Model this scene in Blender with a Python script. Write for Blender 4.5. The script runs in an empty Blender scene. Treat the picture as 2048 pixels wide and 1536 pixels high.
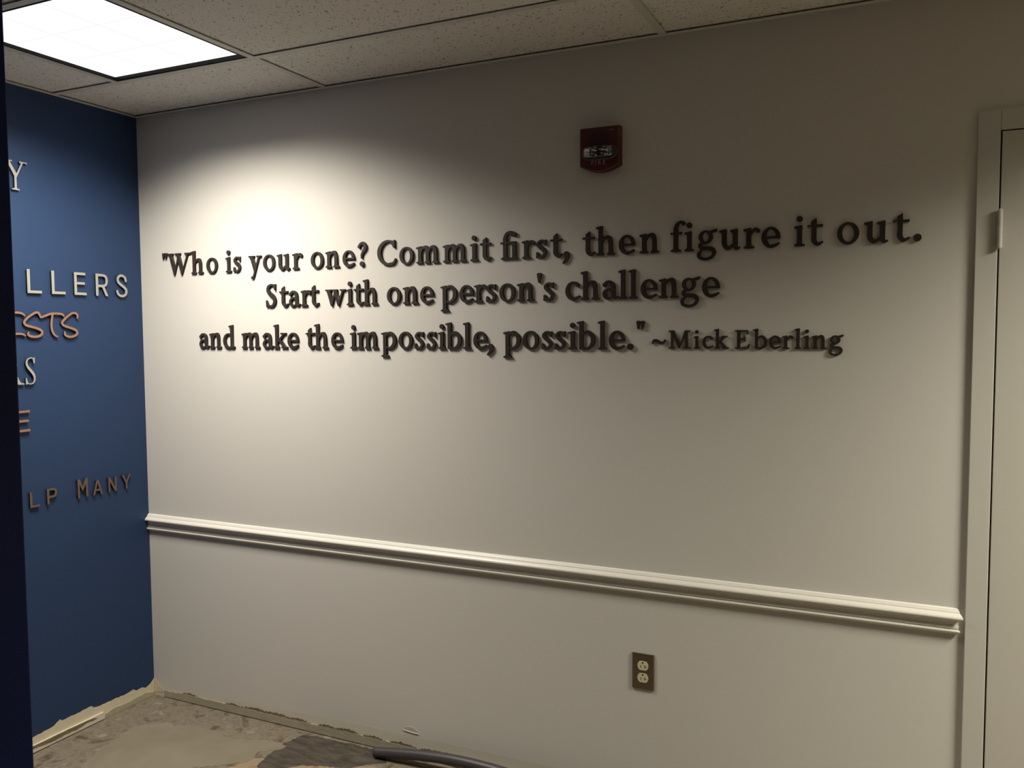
import bpy, bmesh, math, random
import numpy as np
from mathutils import Vector, Matrix, Euler

scene = bpy.context.scene
COL = scene.collection
PI = math.pi

# ---------------------------------------------------------------- camera (metres; x along the quote wall, y out of it, z up)
H = 2.3685
cam_d = bpy.data.cameras.new('camera')
cam_d.sensor_fit = 'HORIZONTAL'; cam_d.sensor_width = 36.0
cam_d.lens = 36.0 * 1694.56 / 2048; cam_d.clip_start = .02
cam = bpy.data.objects.new('camera', cam_d); COL.objects.link(cam)
yaw, pitch, roll = .4372, -.0609, -.0057
fwd = Vector((-math.sin(yaw) * math.cos(pitch), math.cos(yaw) * math.cos(pitch), math.sin(pitch)))
rgt = Vector((math.cos(yaw), math.sin(yaw), 0)); upv = rgt.cross(fwd)
r2 = rgt * math.cos(roll) + upv * math.sin(roll); u2 = upv * math.cos(roll) - rgt * math.sin(roll)
M = Matrix((r2, u2, -fwd)).transposed().to_4x4(); M.translation = Vector((2.8228, -2.4951, 1.5018))
cam.matrix_world = M
scene.camera = cam

# ---------------------------------------------------------------- world, exposure, the two ceiling lamps' light
world = bpy.data.worlds.new('world'); scene.world = world; world.use_nodes = True
world.node_tree.nodes['Background'].inputs[0].default_value = (.5, .5, .5, 1)
world.node_tree.nodes['Background'].inputs[1].default_value = .02
vs = scene.view_settings
vs.view_transform = 'Standard'; vs.look = 'None'; vs.gamma = 1; vs.exposure = .06; vs.use_curve_mapping = False
scene.cycles.max_bounces = 10; scene.cycles.diffuse_bounces = 8; scene.cycles.sample_clamp_indirect = 6
LAMPS = [((.633, -.671), 28.8, 143, (1.0, .93, .81)), ((4.291, -.671), 74.0, 143, (1.0, .95, .78))]
LAMP_LIGHTS = []
for (lx, ly), watt, spread, colr in LAMPS:
    ld = bpy.data.lights.new('louver_light', 'AREA'); ld.shape = 'SQUARE'; ld.size = .54
    ld.energy = watt; ld.color = colr; ld.spread = math.radians(spread)
    lo = bpy.data.objects.new('louver_light', ld); COL.objects.link(lo); lo.location = (lx, ly, H - .002)
    LAMP_LIGHTS.append(lo)

# ---------------------------------------------------------------- helpers
def tag(o, label=None, cat=None, group=None, kind=None):
    if label: o['label'] = label
    if cat: o['category'] = cat
    if group: o['group'] = group
    if kind: o['kind'] = kind
    return o
def obj(name, data, mat=None, parent=None, loc=None):
    o = bpy.data.objects.new(name, data)
    COL.objects.link(o)
    if mat and data is not None and hasattr(data, 'materials') and len(data.materials) == 0: data.materials.append(mat)
    if parent: o.parent = parent
    if loc is not None: o.location = loc
    return o
def empty(name, loc=(0, 0, 0)):
    o = bpy.data.objects.new(name, None); COL.objects.link(o); o.location = loc; o.empty_display_size = .05; return o
def mesh(bm, smooth=False):
    me = bpy.data.meshes.new('mesh'); bmesh.ops.recalc_face_normals(bm, faces=bm.faces); bm.to_mesh(me); bm.free()
    if smooth:
        for f in me.polygons: f.use_smooth = True
    return me
def box(bm, x0, y0, z0, x1, y1, z1):
    v = [bm.verts.new(p) for p in ((x0, y0, z0), (x1, y0, z0), (x1, y1, z0), (x0, y1, z0), (x0, y0, z1), (x1, y0, z1), (x1, y1, z1), (x0, y1, z1))]
    for f in ((0, 3, 2, 1), (4, 5, 6, 7), (0, 1, 5, 4), (1, 2, 6, 5), (2, 3, 7, 6), (3, 0, 4, 7)): bm.faces.new([v[i] for i in f])
    return v
def boxm(*a, bevel=0, seg=2):
    bm = bmesh.new(); box(bm, *a)
    if bevel: bmesh.ops.bevel(bm, geom=list(bm.edges), offset=bevel, segments=seg, affect='EDGES', profile=.5)
    return mesh(bm)
def prism(bm, P, f0, f1):
    """extrude the polygon P between the maps f0(u, v) and f1(u, v)"""
    a = [bm.verts.new(f0(*p)) for p in P]; b = [bm.verts.new(f1(*p)) for p in P]; n = len(P)
    bm.faces.new(a); bm.faces.new(b[::-1])
    for i in range(n): bm.faces.new((a[i], b[i], b[(i + 1) % n], a[(i + 1) % n]))
def face_mesh(P, fn0, fn1):
    """front face fn1 of polygon P (tessellated) plus the sides back to fn0"""
    from mathutils.geometry import tessellate_polygon
    bm = bmesh.new(); n = len(P)
    a = [bm.verts.new(fn0(*p)) for p in P]; b = [bm.verts.new(fn1(*p)) for p in P]
    for t in tessellate_polygon([[Vector((p[0], p[1], 0)) for p in P]]): bm.faces.new([b[i] for i in t])
    for i in range(n): bm.faces.new((a[i], b[i], b[(i + 1) % n], a[(i + 1) % n]))
    return mesh(bm)
def cyl(bm, c, axis, r, h, n=24, r2=None):
    q = Vector((0, 0, 1)).rotation_difference(Vector(axis)).to_matrix().to_4x4(); q.translation = Vector(c)
    return bmesh.ops.create_cone(bm, cap_ends=True, segments=n, radius1=r, radius2=r if r2 is None else r2, depth=h, matrix=q)

# ---------------------------------------------------------------- materials
def mat(name, col, rough=.6, metal=0.0, spec=.5, noise=None, bump=None, coat=0):
    """noise: (scale, amount) of colour variation; bump: (scale, strength, distance)"""
    m = bpy.data.materials.new(name); m.use_nodes = True; nt = m.node_tree; b = nt.nodes['Principled BSDF']
    b.inputs['Base Color'].default_value = (*col, 1); b.inputs['Roughness'].default_value = rough
    b.inputs['Metallic'].default_value = metal; b.inputs['Specular IOR Level'].default_value = spec
    b.inputs['Coat Weight'].default_value = coat
    tc = nt.nodes.new('ShaderNodeTexCoord')
    if noise:
        n = nt.nodes.new('ShaderNodeTexNoise'); n.inputs['Scale'].default_value = noise[0]; n.inputs['Detail'].default_value = 5
        nt.links.new(tc.outputs['Object'], n.inputs['Vector'])
        r = nt.nodes.new('ShaderNodeMix'); r.data_type = 'RGBA'
        r.inputs['A'].default_value = (*[c * (1 - noise[1]) for c in col], 1); r.inputs['B'].default_value = (*[min(1, c * (1 + noise[1])) for c in col], 1)
        nt.links.new(n.outputs['Fac'], r.inputs['Factor']); nt.links.new(r.outputs['Result'], b.inputs['Base Color'])
    if bump:
        n = nt.nodes.new('ShaderNodeTexNoise'); n.inputs['Scale'].default_value = bump[0]; n.inputs['Detail'].default_value = 4
        nt.links.new(tc.outputs['Object'], n.inputs['Vector'])
        u = nt.nodes.new('ShaderNodeBump'); u.inputs['Strength'].default_value = bump[1]; u.inputs['Distance'].default_value = bump[2]
        nt.links.new(n.outputs['Fac'], u.inputs['Height']); nt.links.new(u.outputs['Normal'], b.inputs['Normal'])
    return m
WALL = (.66, .635, .59)
m_wall = mat('grey_white_paint', WALL, .55, spec=.3, noise=(1.3, .02), bump=(260, .25, .0006))
m_wall2 = mat('plain_wall_paint', (.035, .033, .031), .7, noise=(2, .04), bump=(200, .2, .0006))
m_trim = mat('semi_gloss_trim_paint', (.72, .69, .63), .35, noise=(6, .02), bump=(90, .06, .001))
m_frame = mat('door_frame_paint', (.56, .54, .49), .4, noise=(5, .02), bump=(120, .08, .0006))
m_door = mat('door_paint', (.53, .505, .455), .42, noise=(3, .03), bump=(80, .06, .0006))
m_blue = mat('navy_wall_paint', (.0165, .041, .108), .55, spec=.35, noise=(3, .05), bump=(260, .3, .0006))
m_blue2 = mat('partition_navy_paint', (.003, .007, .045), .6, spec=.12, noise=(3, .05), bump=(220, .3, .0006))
m_letter = mat('dark_brown_letter', (.034, .025, .020), .42, spec=.5, bump=(300, .1, .0003))
m_silver = mat('brushed_silver_laminate', (.50, .49, .45), .38, metal=.55, noise=(30, .06))
m_copper = mat('copper_laminate', (.34, .19, .13), .5, metal=.35, noise=(60, .15))
m_dimcopper = mat('dimmed_speckled_copper', (.17, .105, .075), .55, metal=.3, noise=(400, .5), bump=(500, .3, .0004))  # speckled copper, colour darkened to stand for weaker light on the lowest row
m_side = mat('black_letter_core', (.006, .006, .008), .6)
m_tee = mat('ceiling_grid_paint', (.62, .60, .56), .45)
m_dark = mat('dark_metal_and_shade', (.004, .0035, .0035), .6, spec=.2)  # also colours the shadowed gap round the lamps
m_pan = mat('white_enamel', (.8, .8, .78), .4)
m_cream = mat('bare_primed_wall', (.66, .59, .43), .75, noise=(14, .12), bump=(60, .3, .001))
m_palecream = mat('unpainted_wall_face', (.66, .61, .51), .75, noise=(10, .06), bump=(80, .3, .001))
m_board = mat('wallboard_base', (.40, .36, .26), .85, noise=(18, .15), bump=(70, .5, .002))
m_mastic = mat('old_adhesive', (.20, .15, .08), .8, noise=(60, .4), bump=(120, .6, .003))
m_plate = mat('bronzed_steel_plate', (.20, .165, .12), .22, metal=.9, noise=(40, .08))
m_ivory = mat('ivory_plastic', (.66, .60, .40), .4)
m_black = mat('slot_black', (.008, .007, .006), .6)
m_red = mat('red_plastic', (.075, .004, .004), .38, bump=(200, .05, .0003))
m_redtext = mat('pale_print_on_red', (.42, .30, .28), .6)
m_tube = mat('dark_grey_plastic', (.050, .042, .048), .45, noise=(12, .15), bump=(50, .1, .001))
m_chrome = mat('mirror_reflector', (.80, .81, .83), .22, metal=1.0)
m_plug = mat('white_torn_paper', (.75, .72, .64), .8)

def emit(name, col, s, base=.8):
    m = bpy.data.materials.new(name); m.use_nodes = True; b = m.node_tree.nodes['Principled BSDF']
    b.inputs['Base Color'].default_value = (base, base, base, 1); b.inputs['Emission Color'].default_value = (*col, 1); b.inputs['Emission Strength'].default_value = s
    return m
m_glow = emit('glowing_lens', (1, .985, .95), 1.04)
m_joint = emit('glowing_lens_joint', (1, .985, .96), .83, .05)

def glass():
    m = bpy.data.materials.new('clear_plastic'); m.use_nodes = True; b = m.node_tree.nodes['Principled BSDF']
    b.inputs['Base Color'].default_value = (.95, .95, .95, 1); b.inputs['Roughness'].default_value = .05
    b.inputs['IOR'].default_value = 1.3; b.inputs['Transmission Weight'].default_value = 1.0
    return m
m_glass = glass()

def tile_material():
    m = bpy.data.materials.new('fissured_mineral_tile'); m.use_nodes = True; nt = m.node_tree; b = nt.nodes['Principled BSDF']; N = nt.nodes.new; K = nt.links.new
    tc = N('ShaderNodeTexCoord'); mp = N('ShaderNodeMapping'); mp.inputs['Scale'].default_value = (1, .42, 1)
    oi = N('ShaderNodeObjectInfo'); ad = N('ShaderNodeVectorMath'); ad.operation = 'ADD'
    mul = N('ShaderNodeMath'); mul.operation = 'MULTIPLY'; mul.inputs[1].default_value = 20
    K(oi.outputs['Random'], mul.inputs[0]); K(tc.outputs['Object'], ad.inputs[0]); K(mul.outputs[0], ad.inputs[1])
    dn = N('ShaderNodeTexNoise'); dn.inputs['Scale'].default_value = 26; dn.inputs['Detail'].default_value = 2; K(ad.outputs[0], dn.inputs['Vector'])
    mx = N('ShaderNodeVectorMath'); mx.operation = 'MULTIPLY_ADD'; mx.inputs[1].default_value = (.05, .05, 0); K(dn.outputs['Color'], mx.inputs[0]); K(ad.outputs[0], mx.inputs[2])
    K(mx.outputs[0], mp.inputs['Vector'])
    def specks(scale, thr, vec):
        v = N('ShaderNodeTexVoronoi'); v.voronoi_dimensions = '2D'; v.inputs['Scale'].default_value = scale; K(vec, v.inputs['Vector'])
        r = N('ShaderNodeMapRange'); r.inputs['From Min'].default_value = thr * .55; r.inputs['From Max'].default_value = thr; K(v.outputs['Distance'], r.inputs['Value'])
        w = N('ShaderNodeSeparateColor'); K(v.outputs['Color'], w.inputs[0])
        g = N('ShaderNodeMath'); g.operation = 'GREATER_THAN'; g.inputs[1].default_value = .45; K(w.outputs[0], g.inputs[0])
        mxx = N('ShaderNodeMath'); mxx.operation = 'MAXIMUM'; K(r.outputs[0], mxx.inputs[0]); K(g.outputs[0], mxx.inputs[1]); return mxx.outputs[0]
    a = specks(104, .19, mp.outputs[0]); c = specks(190, .20, ad.outputs[0])
    mn = N('ShaderNodeMath'); mn.operation = 'MULTIPLY'; K(a, mn.inputs[0]); K(c, mn.inputs[1])
    mixc = N('ShaderNodeMix'); mixc.data_type = 'RGBA'; mixc.inputs['A'].default_value = (.26, .225, .18, 1); mixc.inputs['B'].default_value = (.78, .75, .70, 1)
    K(mn.outputs[0], mixc.inputs['Factor']); K(mixc.outputs['Result'], b.inputs['Base Color'])
    bp = N('ShaderNodeBump'); bp.inputs['Strength'].default_value = .5; bp.inputs['Distance'].default_value = .002; K(mn.outputs[0], bp.inputs['Height']); K(bp.outputs[0], b.inputs['Normal'])
    b.inputs['Roughness'].default_value = .9; b.inputs['Specular IOR Level'].default_value = .1
    return m
m_tile = tile_material()

def mottled(name, cols, scale, rough=.8, streak=(1, 1, 1), bumpd=.003):
    m = bpy.data.materials.new(name); m.use_nodes = True; nt = m.node_tree; b = nt.nodes['Principled BSDF']; N = nt.nodes.new; K = nt.links.new
    tc = N('ShaderNodeTexCoord'); mp = N('ShaderNodeMapping'); mp.inputs['Scale'].default_value = streak; mp.inputs['Rotation'].default_value = (0, 0, .5); K(tc.outputs['Object'], mp.inputs[0])
    n = N('ShaderNodeTexNoise'); n.inputs['Scale'].default_value = scale; n.inputs['Detail'].default_value = 9; n.inputs['Roughness'].default_value = .62; n.inputs['Distortion'].default_value = .4; K(mp.outputs[0], n.inputs['Vector'])
    r = N('ShaderNodeValToRGB'); e = r.color_ramp.elements
    k = len(cols)
    for i, c in enumerate(cols):
        p = .34 + .32 * i / (k - 1)
        el = e[i] if i < 2 else e.new(p)
        el.position = p; el.color = (*c, 1)
    for i, c in enumerate(cols): e[i].position = .34 + .32 * i / (k - 1); e[i].color = (*c, 1)
    K(n.outputs['Fac'], r.inputs[0]); K(r.outputs[0], b.inputs['Base Color'])
    n2 = N('ShaderNodeTexNoise'); n2.inputs['Scale'].default_value = scale * 4; n2.inputs['Detail'].default_value = 6; K(tc.outputs['Object'], n2.inputs['Vector'])
    bp = N('ShaderNodeBump'); bp.inputs['Strength'].default_value = .6; bp.inputs['Distance'].default_value = bumpd; K(n2.outputs['Fac'], bp.inputs['Height']); K(bp.outputs[0], b.inputs['Normal'])
    b.inputs['Roughness'].default_value = rough; b.inputs['Specular IOR Level'].default_value = .25
    return m
m_slab = mottled('worn_concrete_slab', [(.085, .066, .046), (.15, .122, .088), (.21, .18, .132), (.155, .128, .10), (.27, .235, .18)], 15)
m_skim = mottled('smooth_skim_coat', [(.185, .158, .112), (.205, .178, .130), (.225, .198, .148)], 5, bumpd=.001)
m_darkpatch = mottled('dark_floor_stain', [(.045, .037, .030), (.07, .058, .046), (.10, .082, .062)], 14, streak=(1, 3, 1))
m_rust = mottled('ochre_adhesive_residue', [(.21, .145, .085), (.30, .215, .125), (.24, .205, .15)], 22)

# ---------------------------------------------------------------- the room shell
X1, Y0 = 6.2, -4.4
floor = tag(obj('floor', boxm(-.12, Y0, -.1, X1, .12, 0), m_slab), 'worn bare concrete floor with patches of skim coat', kind='structure')
wr = bmesh.new()                                  # quote wall, with the opening for the door frame
box(wr, 0, 0, 0, 2.974, .12, H + .25); box(wr, 2.974, 0, 2.053, 4.06, .12, H + .25); box(wr, 4.06, 0, 0, X1, .12, H + .25)
wall_right = tag(obj('wall_right', mesh(wr), m_wall), 'pale grey wall carrying the dark lettered quote', kind='structure')
wall_left = tag(obj('wall_left', boxm(-.12, -1.73, 0, 0, 0, H + .25), m_blue), 'navy blue wall with silver and copper lettering', kind='structure')
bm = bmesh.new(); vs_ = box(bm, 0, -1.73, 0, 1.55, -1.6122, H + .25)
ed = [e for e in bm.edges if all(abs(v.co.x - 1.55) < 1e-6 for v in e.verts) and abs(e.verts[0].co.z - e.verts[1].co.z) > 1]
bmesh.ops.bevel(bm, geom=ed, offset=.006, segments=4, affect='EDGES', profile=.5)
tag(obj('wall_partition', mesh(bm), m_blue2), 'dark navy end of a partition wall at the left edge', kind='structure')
tag(obj('wall_far_side', boxm(-.12, Y0, 0, 0, -1.73, H + .25), m_wall2), kind='structure')
tag(obj('wall_rear', boxm(-.12, Y0 - .12, 0, X1, Y0, H + .25), m_wall2), kind='structure')
tag(obj('wall_side', boxm(X1, Y0, 0, X1 + .12, .12, H + .25), m_wall2), kind='structure')

# ---------------------------------------------------------------- ceiling: slab, tiles lying in the grid, grid bars
ceiling = tag(obj('ceiling', boxm(-.12, Y0 - .12, H + .2, X1 + .12, .12, H + .3), m_dark), 'suspended ceiling of fissured white tiles in a metal grid', kind='structure')
T = .012
xs4 = [0, .935, 2.1542, 3.3734, 4.5926, 5.8118, X1]
ys2 = [0, -.366, -.9756, -1.5852, -2.1948, -2.8044, -3.414, -4.0236, Y0]
tile_meshes = {}
def tile(x0, x1, y0, y1):
    w, d = round(x1 - x0 - .008, 4), round(y1 - y0 - .008, 4)
    if (w, d) not in tile_meshes: tile_meshes[(w, d)] = boxm(-w / 2, -d / 2, 0, w / 2, d / 2, .016, bevel=.0012, seg=1)
    o = obj('ceiling_tile', tile_meshes[(w, d)], m_tile, ceiling); o.location = ((x0 + x1) / 2, (y0 + y1) / 2, H + .005)
def bar(x0, x1, y0, y1, name='grid_bar'):
    bm = bmesh.new(); box(bm, x0, y0, H, x1, y1, H + .0015)
    if x1 - x0 > y1 - y0: box(bm, x0, (y0 + y1) / 2 - .001, H + .0015, x1, (y0 + y1) / 2 + .001, H + .035)
    else: box(bm, (x0 + x1) / 2 - .001, y0, H + .0015, (x0 + x1) / 2 + .001, y1, H + .035)
    obj(name, mesh(bm), m_tee, ceiling)
def inpart(x, y): return x < 1.55 and -1.73 < y < -1.6122
for j in range(len(ys2) - 1):
    y1, y0 = ys2[j], ys2[j + 1]
    for i in range(len(xs4) - 1):
        x0, x1 = xs4[i], xs4[i + 1]
        if j == 3 and i < 2:                      # the row the partition cuts
            if i == 0: tile(x0, x1, -1.6122, y1)
            else: tile(x0, x1, y0, y1)
        elif j == 1 and i == 0: tile(0, .331, y0, y1)
        elif j == 1 and i == 3: tile(3.3734, 3.983, y0, y1)
        else: tile(x0, x1, y0, y1)
for y in ys2[1:-1]: bar(.0, X1, y - T, y + T)
for x in xs4[1:-1]:
    for j in range(len(ys2) - 1):
        a, b = ys2[j + 1] + (T if j < len(ys2) - 2 else 0), ys2[j] - (T if j else 0)
        bar(x - T, x + T, a, b)
for x in (.331, 3.983): bar(x - T, x + T, ys2[2] + T, ys2[1] - T)
A = .019                                          # wall angle round the edge
for nm, a in (('wall_angle', (0, -A, X1, 0)), ('wall_angle', (0, -1.6122, A, -A)), ('wall_angle', (0, Y0, X1, Y0 + A)), ('wall_angle', (X1 - A, Y0 + A, X1, -A))):
    obj(nm, boxm(a[0], a[1], H - .0015, a[2], a[3], H - .0001), m_tee, ceiling)
    
# ---------------------------------------------------------------- recessed louvered lamps
def lamp_fixture(cx, cy, label, light):
    r = tag(empty('ceiling_light', (cx, cy, H)), label, 'ceiling light', 'square recessed ceiling lights')
    h = .288
    bm = bmesh.new()                              # dark lip round the opening, its near-black colour standing for the shadowed gap
    for a in ((-h, -h, h, -h + .007), (-h, h - .009, h, h), (-h, -h + .007, -h + .006, h - .009), (h - .011, -h + .007, h, h - .009)): box(bm, a[0], a[1], .0016, a[2], a[3], .0135)
    obj('shadow_gap_lip', mesh(bm), m_dark, r)
    bm = bmesh.new()
    for a in ((-h, -h, h, -h + .004), (-h, h - .004, h, h), (-h, -h + .004, -h + .004, h - .004), (h - .004, -h + .004, h, h - .004)): box(bm, a[0], a[1], .0135, a[2], a[3], .11)
    box(bm, -h, -h, .11, h, h, .114)
    obj('housing', mesh(bm), m_pan, r)
    g = h - .011
    obj('lens_panel', boxm(-h + .004, -h + .004, .0105, h - .004, h - .004, .0135), m_glow, r)
    for k in (-1, 1):
        c = k * g / 3
        obj('louver_blade', boxm(c - .0010, -g + .003,   .0075, c + .0010, g - .003, .0105), m_joint, r)
        for q in (-1, 0, 1):
            obj('louver_blade', boxm(q * 2 * g / 3 - g / 3 + .0034, c - .0010, .0075, q * 2 * g / 3 + g / 3 - .0034, c + .0010, .0105), m_joint, r)
    light.parent = r; light.location = (0, 0, -.002)
lamp_fixture(.633, -.671, 'lit square ceiling light with louver grid above the corner', LAMP_LIGHTS[0])
lamp_fixture(4.291, -.671, 'second square ceiling light beyond the door, out of frame at right', LAMP_LIGHTS[1])

# ---------------------------------------------------------------- chair rail
prof = [(0, .7655), (-.005, .7635), (-.0095, .7575), (-.0105, .7560), (-.0105, .7545), (-.0165, .7500), (-.0200, .7465), (-.0215, .7435), (-.0215, .7410),
        (-.0200, .7392), (-.0120, .7378), (-.0085, .7350), (-.0065, .7290), (-.0062, .7225), (-.0075, .7170), (-.0080, .7125), (-.0055, .7105), (-.0055, .7088),
        (-.0118, .7080), (-.0130, .7055), (-.0125, .7030), (-.0090, .7005), (-.0060, .6985), (-.0045, .6955), (0, .6955)]
bm = bmesh.new(); prism(bm, prof, lambda y, z: (.0005, y, z), lambda y, z: (2.954 - y * .70, y, z))
rail = tag(obj('trim_1', mesh(bm), m_trim), 'white moulded chair rail running the length of the quote wall', kind='structure')

# ---------------------------------------------------------------- door and its steel frame
door = tag(empty('door_1', (3.0255, 0, 0)), 'pale painted door in a flush steel frame', kind='structure')
def dchild(name, me, m): o = obj(name, me, m, door); o.location = (-3.0255, 0, 0); return o
bm = bmesh.new()
P = -.011
F = [(2.974, 0), (4.06, 0)]
box(bm, 2.973, P, 0, 3.0235, .12, 2.054); box(bm, 4.010, P, 0, 4.061, .12, 2.054); box(bm, 3.0235, P, 2.0035, 4.010, .12, 2.054)
bmesh.ops.remove_doubles(bm, verts=bm.verts, dist=1e-5)
fr = dchild('door_frame', mesh(bm), m_frame)
bv = fr.modifiers.new('bevel', 'BEVEL'); bv.width = .0015; bv.segments = 2; bv.limit_method = 'ANGLE'
dchild('door_leaf', boxm(3.0275, -.0085, .012, 4.007, .036, 2.0, bevel=.001), m_door)
dchild('door_stop', boxm(3.0235, .04, 0, 3.04, .07, 2.0035), m_dark)
dchild('gap_seal', boxm(3.0236, .034, .0, 3.0274, .0399, 2.003), m_black)
dchild('gap_seal', boxm(3.0236, .034, 2.0005, 4.0, .0399, 2.0034), m_black)
def hinge(z0, z1):
    bm = bmesh.new(); n = 5; h = (z1 - z0) / n
    for k in range(n): cyl(bm, (3.0262, P - .0085, z0 + h * (k + .5)), (0, 0, 1), .0062, h - .0006, 20)
    cyl(bm, (3.0262, P - .0085, (z0 + z1) / 2), (0, 0, 1), .0055, z1 - z0, 16)
    cyl(bm, (3.0262, P - .0085, z1 + .0012), (0, 0, 1), .0058, .0028, 16, .004); cyl(bm, (3.0262, P - .0085, z0 - .0012), (0, 0, 1), .004, .0028, 16, .0058)
    box(bm, 3.0240, P - .006, z0 + .002, 3.0268, P + .020, z1 - .002)
    dchild('hinge', mesh(bm), m_frame)
hinge(1.708, 1.803); hinge(.18, .275)
bm = bmesh.new(); cyl(bm, (3.94, -.013, .98), (0, 1, 0), .027, .009, 28); cyl(bm, (3.94, -.03, .98), (0, 1, 0), .009, .035, 16); box(bm, 3.83, -.054, .972, 3.948, -.042, .988)
dchild('door_handle', mesh(bm), m_chrome)

# ---------------------------------------------------------------- bare strips at the foot of the walls where the baseboard was taken off
rnd = random.Random(7)
def rag(P, step, amp, closed=False, seed=1):
    """break a polyline into short steps and roughen it"""
    r = random.Random(seed); out = []; n = len(P)
    for i in range(n if closed else n - 1):
        a, b = P[i], P[(i + 1) % n]; L = math.hypot(b[0] - a[0], b[1] - a[1]); k = max(1, int(L / step))
        for q in range(k):
            t = q / k; j = amp * (r.random() - .5) * 2 if q or closed else 0
            nx, ny = -(b[1] - a[1]) / (L + 1e-9), (b[0] - a[0]) / (L + 1e-9)
            out.append((a[0] + (b[0] - a[0]) * t + nx * j, a[1] + (b[1] - a[1]) * t + ny * j))
    if not closed: out.append(P[-1])
    return out
def wall_patch(name, top, bottom, m, t, parent, side, t0=0.0):
    P = top + bottom[::-1]
    if side == 'right': me = face_mesh(P, lambda u, v: (u, -t0, v), lambda u, v: (u, -t0 - t, v))
    else: me = face_mesh(P, lambda u, v: (t0, u, v), lambda u, v: (t0 + t, u, v))
    return obj(name, me, m, parent)
# quote wall
wall_patch('unpainted_band', rag([(.001, .070), (.018, .060), (.045, .043), (.12, .040), (.30, .046), (.52, .060), (.77, .067), (1.0, .075), (1.35, .078), (1.79, .083), (2.97, .085)], .02, .0012, seed=3), [(.001, .001), (2.97, .001)], m_palecream, .00015, wall_right, 'right')
wall_patch('cream_corner', rag([(.001, .072), (.012, .064), (.030, .044), (.055, .030)], .008, .0012, seed=5), [(.001, .012), (.055, .020)], m_cream, .0005, wall_right, 'right', .0004)
wall_patch('wallboard_base', rag([(.06, .030), (.2, .034), (.42, .033), (.6, .034), (.8, .034), (1.1, .035), (1.30, .033), (1.5, .03)], .012, .0016, seed=9), [(.06, .004), (1.5, .004)], m_board, .0028, wall_right, 'right', .0004)
for k, (a, b, z) in enumerate([(.17, .24, .037), (.40, .47, .038), (.49, .60, .040), (.60, .70, .042), (.72, .79, .040), (.86, .93, .041), (.93, 1.02, .042), (1.06, 1.13, .040), (1.17, 1.26, .041), (1.30, 1.48, .040), (1.5, 1.66, .036)]):
    top = rag([(a - .015, z - .006), (a + .01, z + .001), ((a + b) / 2, z + .004), (b - .02, z + .002), (b + .02, z - .007)], .0045, .0034, seed=20 + k)
    wall_patch('adhesive_residue', top, rag([(a - .015, z - .012), (b + .02, z - .0135)], .007, .0008, seed=50 + k), m_mastic, .0012 + .0004 * (k % 2), wall_right, 'right', .0010)
# navy wall
wall_patch('cream_band', rag([(-1.6, .060), (-.60, .060), (-.535, .058), (-.46, .064), (-.432, .078), (-.427, .071), (-.36, .071), (-.300, .074), (-.290, .064), (-.275, .061), (-.20, .060), (-.14, .058), (-.105, .063), (-.09, .052), (-.06, .054), (-.045, .046), (-.02, .055), (-.001, .072)], .012, .0016, seed=2), [(-1.6, .001), (-.001, .001)], m_cream, .0002, wall_left, 'left')
wall_patch('wallboard_base', rag([(-1.6, .030), (-.535, .030), (-.40, .031), (-.30, .030), (-.252, .031), (-.246, .024)], .02, .0008, seed=4), [(-1.6, .004), (-.250, .004)], m_palecream, .0075, wall_left, 'left', .0005)
wall_patch('adhesive_residue', rag([(-1.6, .026), (-.535, .029), (-.45, .0295), (-.36, .0285), (-.30, .027), (-.285, .022)], .01, .0012, seed=6), rag([(-1.6, .018), (-.53, .018), (-.46, .012), (-.42, .016), (-.37, .013), (-.33, .020), (-.285, .018)], .008, .0016, seed=8), m_mastic, .0006, wall_left, 'left', .0080)
wall_patch('skim_smear', rag([(-.240, .018), (-.20, .026), (-.12, .022), (-.05, .026), (-.002, .014)], .012, .002, seed=12), [(-.240, .001), (-.002, .001)], m_board, .003, wall_left, 'left', .0005)
# the little gouge above the hose
bm = bmesh.new()
G = [(1.222, .092), (1.232, .104), (1.250, .108), (1.270, .104), (1.284, .094), (1.283, .088), (1.262, .0885), (1.240, .0905)]
prism(bm, G, lambda u, v: (u, -.0001, v), lambda u, v: (u, -.0008, v))
obj('wall_gouge', mesh(bm), mat('scraped_wall', (.50, .47, .41), .8, noise=(120, .15)), wall_right)
bm = bmesh.new(); prism(bm, [(1.222, .0925), (1.240, .0912), (1.262, .0894), (1.284, .0890), (1.285, .0868), (1.262, .0868), (1.240, .0888), (1.221, .0908)], lambda u, v: (u, -.0001, v), lambda u, v: (u, -.0022, v))
obj('torn_paper_edge', mesh(bm), m_plug, wall_right)

# ---------------------------------------------------------------- patches on the slab
def floor_patch(name, P, m, t, step=.02, amp=.006, seed=1, t0=0):
    Q = rag(P, step, amp, True, seed)
    return obj(name, face_mesh(Q, lambda u, v: (u, v, t0), lambda u, v: (u, v, t0 + t)), m, floor)
floor_patch('skim_coat', [(.19, -.39), (.155, -.235), (.205, -.205), (.25, -.165), (.30, -.175), (.375, -.140), (.43, -.145), (.49, -.138), (.54, -.165), (.60, -.160), (.69, -.125), (.756, -.112), (.80, -.125), (.795, -.155), (.74, -.20), (.75, -.27), (.70, -.32), (.55, -.42), (.45, -.60), (.30, -.62), (.22, -.50)], m_skim, .0010, .010, .006, 31)
floor_patch('dark_stain', [(.800, -.030), (.86, -.020), (.96, -.018), (1.06, -.012), (1.16, -.02), (1.20, -.08), (1.14, -.12), (1.10, -.165), (1.00, -.19), (.93, -.22), (.86, -.30), (.80, -.285), (.785, -.20), (.775, -.12)], m_darkpatch, .0006, .009, .004, 33)
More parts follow.
